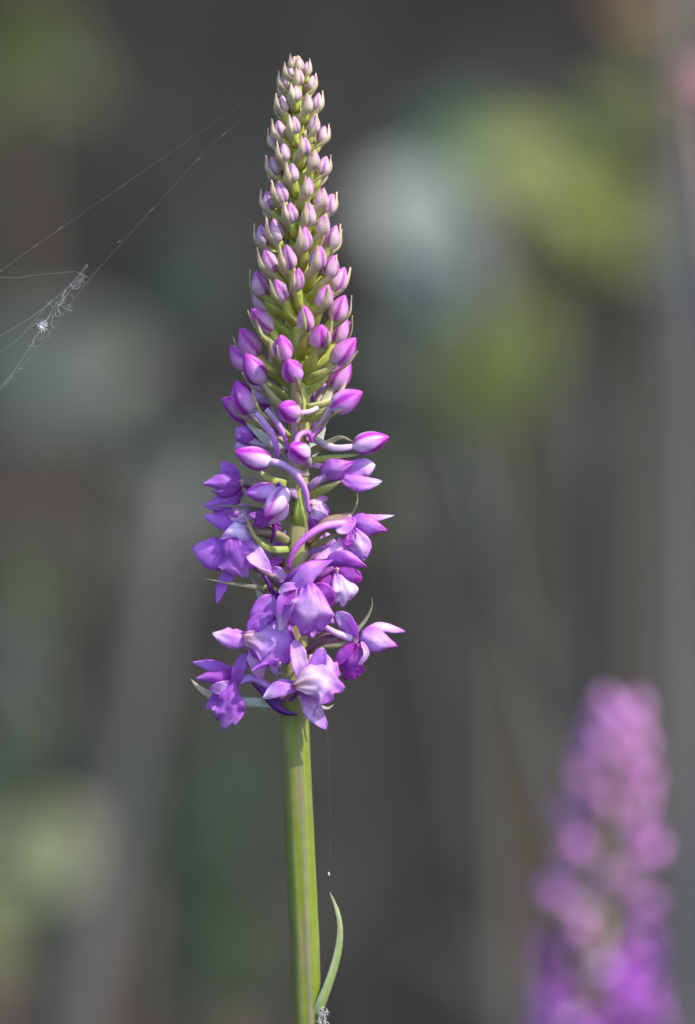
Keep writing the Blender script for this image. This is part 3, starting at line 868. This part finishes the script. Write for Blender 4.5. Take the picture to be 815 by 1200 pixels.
def wild_orchid(base, top, n_bud, n_flower, step, rmax, label, seed):
    rr = random.Random(seed)
    ob = thing('orchid', base, label, 'orchid')
    ht = (top - base).z
    lean = Vector((top.x - base.x, top.y - base.y, 0))
    def axis(z):
        return lean * (z / ht) ** 1.3 + Vector((0, 0, z))
    pts = [axis(ht * k / 6) for k in range(7)]
    pts[0].z = -.01
    geo = tube_geo(pts, [(0, 24 * U), (.6, 18 * U), (.85, 12 * U), (1, 3 * U)], (.2, .26, .04), (.34, .30, .14), ns=20, nt=30, rib=.03)
    build('stem', *geo, M_STEM, parent=ob)
    ang = rr.uniform(0, 6)
    z = ht
    for i in range(n_bud + n_flower):
        k = i / n_bud
        z -= step * (0.35 + .65 * min(1, k)) * U
        ang += math.radians(137.5)
        fl = i >= n_bud
        rad = rmax * U * min(1.15, .30 + .62 * k) * rr.uniform(.9, 1.08)
        e = math.radians(interp([(0, 70), (.5, 50), (1, 20), (2, 5)], k))      # elevation of the tip
        sc = interp([(0, 1.4), (.5, 1.55), (1, 1.6), (2, 1.6)], k) * rr.uniform(.92, 1.08)
        p = axis(z) + Vector((math.cos(ang) * rad * .62, math.sin(ang) * rad * .62, 0))
        mt = Matrix.Translation(p) @ Matrix.Rotation(ang, 4, 'Z') @ Matrix.Rotation(-e + (math.radians(12) if fl else 0), 4, 'Y') @ Matrix.Diagonal((sc, sc, sc, 1))
        if fl:
            mt = mt @ Matrix.Rotation(rr.uniform(-.4, .4), 4, 'X')
            f = inst('flower', PR['flower'][0], ob, mt)
            for n, me in PR['sub']:
                inst(n, me, f, None)
        else:
            b = inst('bud', PR['buds'][min(2, int(k * 3))], ob, mt)
            inst('ovary', PR['ovary'], b, None)
        inst('bract', PR['bract'], ob, mt)
    for k in range(4):
        a = ang + k * 1.7
        ca, sa = math.cos(a), math.sin(a)
        b0 = Vector((0, 0, .02 + .015 * k))
        geo = ribbon_geo([b0, b0 + Vector((ca * .02, sa * .02, .07)), b0 + Vector((ca * .06, sa * .06, .12)), b0 + Vector((ca * .11, sa * .11, .11))],
                         .016, LEAFW, (ca, sa, .5), -.5, 0, ((.12, .2, .03), (.1, .17, .03), (.12, .17, .04), (.1, .17, .03)), seed=nseed())
        build('leaf', *geo, M_GREEN, parent=ob)
    return ob

t2 = PY(727, 834, .23)
b2 = PY(680, 1200, .23)
b2 = Vector((t2.x - .022, .23, ground_h(t2.x - .022, .23)))
wild_orchid(b2, t2, 30, 46, 17.0, 112, 'blurred mauve-pink orchid spike standing behind the sharp one', 4)

# ------------------------------------------------------------------ spider web strung from the spike to a grass stalk
stalk_x = -95
sb = P(stalk_x, 600, 6)
gs = thing('grass_stalk', Vector((sb.x, sb.y, ground_h(sb.x, sb.y))), 'dry upright grass stalk that holds the far end of the spider web', 'grass stalk')
hs = ground_h(sb.x, sb.y)
topz = P(stalk_x, 120, 6).z
build('stem', *tube_geo([Vector((0, 0, -.01)), Vector((0, 0, .2)), Vector((0, 0, topz - hs))], [(0, .0012), (1, .0006)], (.4, .36, .2), (.5, .44, .26), ns=8), M_GRASS, parent=gs)
build('leaf', *ribbon_geo([Vector((0, 0, .06)), Vector((-.02, .01, .14)), Vector((-.07, .02, .16))], .005, LANCE, (0, -.3, 1), .3, 0,
                           ((.12, .18, .04), (.14, .2, .05), (.3, .28, .12), (.12, .18, .04)), seed=2), M_GRASS, parent=gs)

for q in range(14):
    s0 = Vector((0, 0, topz - hs - .03 + .0024 * q))
    sx = .0035 if q % 2 else -.0035
    build('spikelet', *ribbon_geo([s0, s0 + Vector((sx * .7, 0, .004)), s0 + Vector((sx, .001, .011))], .0022, LANCE, (0, -1, 0), .4, 0, ((.42, .36, .2),) * 4, nt=6, nu=3, seed=q), M_GRASS, parent=gs)
WEB0 = P(330, 105, 0)
web = thing('spider_web', WEB0, 'torn spider silk with a white tangle, strung from the sharp orchid tip', 'spider web')
def strand(pts, r, name='strand', ns=5, r0=None):
    geo = tube_geo([P(*p) for p in pts], [(0, (r if r0 is None else r0) * S), (.35, r * S), (1, r * S)], (1, 1, 1), (1, 1, 1), ns=ns, nt=max(12, 5 * len(pts)))
    return build(name, *geo, M_SILK, parent=web, org=WEB0)
strand([(334, 92, 6), (270, 131, 5), (145, 217, 2), (42, 288, 0), (0, 318, 0), (stalk_x, 383, 4)], .026, r0=.004)
strand([(330, 106, 6), (262, 158, 5), (232, 187, 4), (178, 246, 3), (125, 305, 2), (103, 330, 2), (60, 388, 2), (30, 424, 2), (0, 458, 2), (stalk_x, 560, 5)], .030, r0=.004)
strand([(98, 322, 3), (74, 352, 4), (52, 380, 3), (28, 418, 3), (0, 455, 3), (stalk_x, 556, 5)], .07)
strand([(103, 311, 3), (88, 330, 2), (70, 350, 3), (50, 382, 3)], .07)
strand([(103, 309, 2), (80, 336, 2), (45, 366, 2), (0, 394, 2), (stalk_x, 448, 5)], .07)
strand([(62, 350, 3), (35, 382, 2), (5, 410, 2), (stalk_x, 480, 5)], .05)
strand([(stalk_x, 330, 5), (0, 325, 2), (20, 326, 2), (36, 323, 2), (88, 318, 2)], .04)
strand([(stalk_x, 425, 5), (40, 525, 2), (70, 550, 0), (120, 600, 0), (185, 668, 0), (240, 678, 20)], .012)
rw = random.Random(11)
for k in range(26):
    t = rw.random() ** 1.2
    x, y = lerp(94, 42, t) + rw.uniform(-5, 5), lerp(326, 396, t) + rw.uniform(-4, 4)
    pts = [(x, y, 2)]
    a = math.atan2(-60, 50) + rw.uniform(-.7, .7) + (3.14 if k % 2 else 0)
    cv = rw.choice((-1, 1)) * rw.uniform(.1, .9)
    for q in range(rw.randint(3, 6)):
        a += cv + rw.uniform(-.6, .6)
        st = rw.uniform(2, 5.5)
        pts.append((pts[-1][0] + math.cos(a) * st, pts[-1][1] + math.sin(a) * st, 2 + rw.uniform(-2, 2)))
    strand(pts, rw.uniform(.045, .11))
for x, y, a, L in ((94, 320, .4, 9), (78, 361, .5, 14), (70, 356, -.3, 12), (38, 405, .2, 9), (12, 442, -.7, 8), (8, 447, .5, 7), (24, 431, .3, 6)):
    strand([(x - math.cos(a) * L / 2, y - math.sin(a) * L / 2, 2), (x, y + 1, 4), (x + math.cos(a) * L / 2, y + math.sin(a) * L / 2, 2)], .08)
for x, y in ((145, 217), (42, 288), (70, 268), (232, 187), (178, 246), (262, 158), (140, 283), (0, 318)):
    strand([(x - 2.5, y + 1.8, 2 + (x > 90)), (x, y, 3 + (x > 160)), (x + 2.5, y - 2, 2 + (x > 90))], .085, 'bead')
for k in range(11):      # the bright white tuft
    a = k * .57 + rw.uniform(-.2, .2)
    L = rw.uniform(3, 8.5)
    strand([(50, 382, 2), (50 + math.cos(a) * L * .5, 382 + math.sin(a) * L * .6, 4), (50 + math.cos(a) * L, 382 + math.sin(a) * L * 1.1 , 3)], rw.uniform(.25, .6), 'tuft')
# a thread from the lowest flower to the stem leaf, with a fleck caught on it
TH0 = P(384, 853, 34)
th = thing('silk_thread', TH0, 'hair-thin silk thread with a pale fleck above the stem leaf', 'thread')
build('strand', *tube_geo([P(384, 853, 34), P(387, 950, 18), P(387, 1047, 4)], [(0, .015 * S), (1, .015 * S)], (1, 1, 1), (1, 1, 1), ns=5, nt=12), M_SILK, parent=th, org=TH0)
build('fleck', *bud_geo(P(385, 1022, 7), dvec(.3, 1, 0), 5 * S, 1.9 * S, dvec(0, 0, 1), PALE, WHT, PALE, PALE, nr=8, ns=8), M_SILK, parent=th, org=TH0)

# ------------------------------------------------------------------ background plants on the bank
def bank_root(x, y):
    return Vector((x, y, ground_h(x, y)))

def leafy(name, label, cat, root_px, y, leaves, stem_c=(.16, .12, .08), group=None):
    """a plant on the bank: one stem from the ground, then a stalked blade for each leaf.
    leaves: (px, py, length px, width px, angle deg, colour, dy)"""
    sc = (DIST + y) / DIST
    r0 = PY(root_px, 900, y)
    # slide along the line of sight until the ground carries it
    root = bank_root(r0.x, y)
    ob = thing(name, root, label, cat, group)
    ctr = sum((PY(l[0], l[1], y + l[6]) for l in leaves), Vector()) / len(leaves)
    topp = ctr + Vector((0, .02, .01))
    mid = root.lerp(topp, .55) + Vector((R.uniform(-.02, .02), .03, 0))
    build('stem', *tube_geo([root - Vector((0, 0, .02)), mid, topp], [(0, .004), (1, .002)], stem_c, stem_c, ns=8), M_STEM, parent=ob, org=root)
    sp = Spline([root, mid, topp])
    for (px, py, L, W, a, c, dy) in leaves:
        ra = math.radians(a)
        c = tuple(q_ * .88 for q_ in c)
        LL, WW = L * S * sc, W * S * sc
        cen = PY(px, py, y + dy)
        ax = Vector((math.cos(ra), R.uniform(-.25, .1), math.sin(ra))).normalized()
        p0, p2 = cen - ax * LL / 2, cen + ax * LL / 2
        fc = Vector((R.uniform(-.2, .3), -1, R.uniform(.2, .6)))
        p1 = cen + fc.normalized() * LL * .06
        geo = ribbon_geo([p0, p1, p2], WW, LEAFW, fc, .25, .05, (c, c, mixc(c, (.3, .24, .1), .15), tuple(k * .9 for k in c)), seed=nseed(), nt=11, nu=7, th=.0006)
        l = build('leaf', *geo, M_LEAF, parent=ob, org=root)
        st = sp.at(R.uniform(.75, 1))
        build('stalk', *tube_geo([st, st.lerp(p0, .5) + Vector((0, .01, .01)), p0 + ax * LL * .03], [(0, .0016), (1, .0012)], stem_c, c, ns=6, nt=8), M_STEM, parent=l, org=root)
    return ob

YG, GR, TE, PG, SL, DK, OR = (.25, .28, .05), (.13, .17, .06), (.09, .20, .11), (.10, .13, .11), (.31, .345, .31), (.04, .065, .03), (.27, .17, .06)
leafy('leafy_shrub', 'blurred shrub with yellow-green leaves and one large silvery leaf', 'shrub', 640, 1.0, [
    (505, 290, 215, 130, -48, SL, 0), (540, 176, 150, 105, 20, (.10, .20, .11), .04), (625, 215, 170, 110, -35, YG, -.02), (700, 245, 150, 100, -60, YG, .03),
    (732, 150, 170, 95, 65, (.17, .21, .07), 0), (690, 160, 120, 80, 10, GR, .1), (588, 430, 190, 120, 60, (.20, .23, .05), -.04), (610, 380, 120, 70, 20, GR, .04),
    (480, 400, 120, 80, -40, (.12, .16, .12), .1), (745, 285, 110, 70, -30, (.2, .24, .08), .04)])
leafy('dead_leaf_twig', 'blurred twig with an orange-brown dead leaf above the yellow-green shrub', 'twig', 830, .95, [
    (768, 5, 110, 60, -10, OR, 0), (850, 60, 90, 50, 40, OR, 0)])
leafy('leafy_plant', 'blurred plant with broad pale grey-green leaves behind the spider web', 'plant', 120, 1.05, [
    (75, 440, 220, 150, 15, (.125, .142, .115), 0), (225, 335, 150, 95, 35, (.06, .09, .07), .05), (0, 420, 150, 90, 60, PG, .04), (150, 510, 120, 70, -30, (.06, .075, .06), .06)])
leafy('leafy_plant', 'blurred plant with dull yellowish leaves high above the spider web threads', 'plant', -40, 1.1, [
    (25, 45, 170, 110, 50, (.11, .13, .03), 0), (70, 90, 120, 70, -30, (.10, .13, .04), .04), (-50, 120, 140, 80, 20, GR, 0)])
leafy('leafy_plant', 'blurred plant with pale yellow-green leaves beside a broad grey stalk', 'plant', 20, .9, [
    (30, 880, 190, 120, 75, (.19, .21, .13), 0), (60, 1005, 160, 110, 20, (.27, .29, .15), 0), (0, 940, 150, 90, 40, (.2, .25, .14), .05),
    (10, 780, 130, 70, 80, (.24, .24, .24), .05), (40, 700, 110, 80, -60, (.10, .14, .06), .06), (-20, 1090, 150, 90, -30, (.2, .22, .08), 0)])
leafy('leafy_plant', 'blurred plant with dull green leaves directly behind the open flowers', 'plant', 250, 1.15, [
    (245, 560, 170, 130, 30, (.09, .125, .085), 0), (190, 620, 130, 90, -40, (.06, .08, .05), .03), (310, 640, 120, 90, 10, (.05, .07, .04), .06), (420, 520, 130, 90, 70, (.06, .09, .075), 0), (470, 590, 130, 90, -60, (.09, .095, .04), .03)])
leafy('leafy_plant', 'blurred very dark green plant behind the bare lower stem', 'plant', 270, 1.1, [
    (250, 1000, 200, 120, 80, (.05, .075, .04), 0), (200, 930, 150, 90, 60, (.05, .07, .04), .04), (300, 900, 150, 90, -70, (.05, .075, .04), .03), (270, 1120, 160, 100, 20, (.05, .08, .04), 0)])

# pale pink flower head that peeks in at the right edge
hp = PY(818, 106, .34)
pf = thing('pink_flower', Vector((hp.x + .02, .34, ground_h(hp.x + .02, .34))), 'small blurred pale pink flower head on a thin stalk beside the yellow-green shrub', 'flower')
po = pf.location.copy()
build('stem', *tube_geo([po - Vector((0, 0, .01)), po.lerp(hp, .6) + Vector((.01, 0, 0)), hp], [(0, .0012), (1, .0008)], (.2, .2, .08), (.3, .2, .14), ns=8), M_STEM, parent=pf, org=po)
for k in range(26):
    a, b = k * 2.4, math.acos(1 - 2 * (k + .5) / 26)
    dv = Vector((math.sin(b) * math.cos(a), math.sin(b) * math.sin(a), math.cos(b) * .9 + .3)).normalized()
    build('petal', *ribbon_geo([hp, hp + dv * .003, hp + dv * .0062], .0022, OVAL, dv.orthogonal(), .3, 0, ((.7, .46, .46), (.8, .6, .6), (.85, .7, .68), (.76, .52, .54)), nt=6, nu=3, seed=k), M_PETAL, parent=pf, org=po)

# tall blurred stalks
def tall_stalk(px0, py0, px1, py1, y, r, c, label, head=True):
    a, b = PY(px0, py0, y), PY(px1, py1, y)
    dirv = (b - a)
    # run the line down to the ground
    k = (a.z - ground_h(a.x, y)) / max(1e-4, (b.z - a.z))
    foot_ = a - dirv * k
    foot_.z = ground_h(foot_.x, y)
    ob = thing('dry_stalk', foot_, label, 'grass stalk', 'dry stalks behind the orchids')
    build('stem', *tube_geo([foot_ - Vector((0, 0, .01)), foot_.lerp(b, .5) + Vector((.004, 0, 0)), b], [(0, r), (1, r * .6)], c, c, ns=8, nt=16), M_GRASS, parent=ob, org=foot_)
    for q in range(2):
        s0 = foot_.lerp(b, .06 + .1 * q)
        sx = R.choice((-1, 1))
        build('leaf', *ribbon_geo([s0, s0 + Vector((sx * .02, .01, .08)), s0 + Vector((sx * .06, .02, .11))], .006, LANCE, (0, -1, .5), .3, 0, (c, c, c, c), seed=nseed()), M_GRASS, parent=ob, org=foot_)
    if head:
        for q in range(10):
            s0 = foot_.lerp(b, .90 + .01 * q)
            sx = 1 if q % 2 else -1
            build('spikelet', *ribbon_geo([s0, s0 + Vector((sx * .003, 0, .006)), s0 + Vector((sx * .005, 0, .014))], .003, LANCE, (0, -1, 0), .3, 0, (c, c, c, c), nt=6, nu=3, seed=q), M_GRASS, parent=ob, org=foot_)
tall_stalk(802, 1200, 812, -120, .72, .0046, (.17, .165, .165), 'thick grey dry stalk rising beside the blurred orchid')
tall_stalk(770, 1200, 800, 200, .8, .0035, (.15, .15, .155), 'thin grey dry stalk reaching up to the dead orange leaf')
tall_stalk(660, 1000, 545, 520, .5, .0022, (.10, .105, .09), 'slanting pale dry stalk between the two orchids')
tall_stalk(560, 1100, 480, 560, .62, .0024, (.09, .09, .08), 'slanting dry stalk next to the bare orchid stem')
tall_stalk(80, 1150, 215, 560, .62, .0060, (.15, .142, .13), 'broad grey dry stalk slanting behind the open flowers')
tall_stalk(690, 1000, 690, 470, .95, .0045, (.09, .09, .09), 'upright grey dry stalk below the yellow-green shrub')

# grass on the bank and meadow: uncountable
def grass(name, label, n, xr, yr, hl, wl, cols, seed):
    rr = random.Random(seed)
    V, Fc, Cc = [], [], []
    for i in range(n):
        x, y = rr.uniform(*xr), rr.uniform(*yr)
        if math.hypot(x - BASE.x, y) < .012:
            continue
        z = ground_h(x, y) - .004
        clump = .5 + .5 * noise.noise(Vector((x * 7, y * 7, 1)))
        h = rr.uniform(*hl) * (.55 + .9 * clump)
        a = rr.uniform(0, 6.28)
        lean = rr.uniform(.1, .7) * h
        wd = rr.uniform(*wl)
        c = cols[min(len(cols) - 1, int((.5 * rr.random() + .5 * (.5 + .5 * noise.noise(Vector((x * 4, y * 4, 9))))) * len(cols)))]
        c = tuple(k * f_ for k, f_ in zip(c, [rr.uniform(.58, .98)] * 3))
        c = (c[0], c[1] * .97, c[2] * .9)
        b = rr.uniform(0, 6.28)
        sx, sy = math.cos(b) * wd, math.sin(b) * wd
        k = len(V)
        for t in (0, .4, .75, 1):
            cx, cy, cz = x + math.cos(a) * lean * t * t, y + math.sin(a) * lean * t * t, z + h * (t - .25 * t * t * (lean / h))
            ww = (1 - t) ** .6 if t < 1 else 0.04
            V.append((cx - sx * ww, cy - sy * ww, cz))
            V.append((cx + sx * ww, cy + sy * ww, cz))
            Cc += [c, c]
        for q in range(3):
            Fc.append((k + 2 * q, k + 2 * q + 1, k + 2 * q + 3, k + 2 * q + 2))
    o = build(name, V, Fc, Cc, M_GRASS)
    o['kind'] = 'stuff'
    o['label'] = label
    o['category'] = 'grass'
    return o
GC = [(.018, .021, .016), (.022, .027, .018), (.036, .034, .03), (.045, .042, .038), (.025, .033, .018), (.02, .021, .019)]  # bank blades, darkened so their colour carries the shade there
grass('bank_grass', 'rough blurred grass coloured dark as in shade, covering the bank behind the orchids', 9000, (-1.4, 1.4), (.95, 3.0), (.04, .13), (.0015, .0035), GC, 21)
grass('meadow_grass', 'low green meadow grass round the feet of the orchids', 7000, (-.9, .9), (-.5, .95), (.04, .11), (.0010, .0022), [(.06, .1, .025), (.08, .13, .03), (.12, .13, .05)], 22)
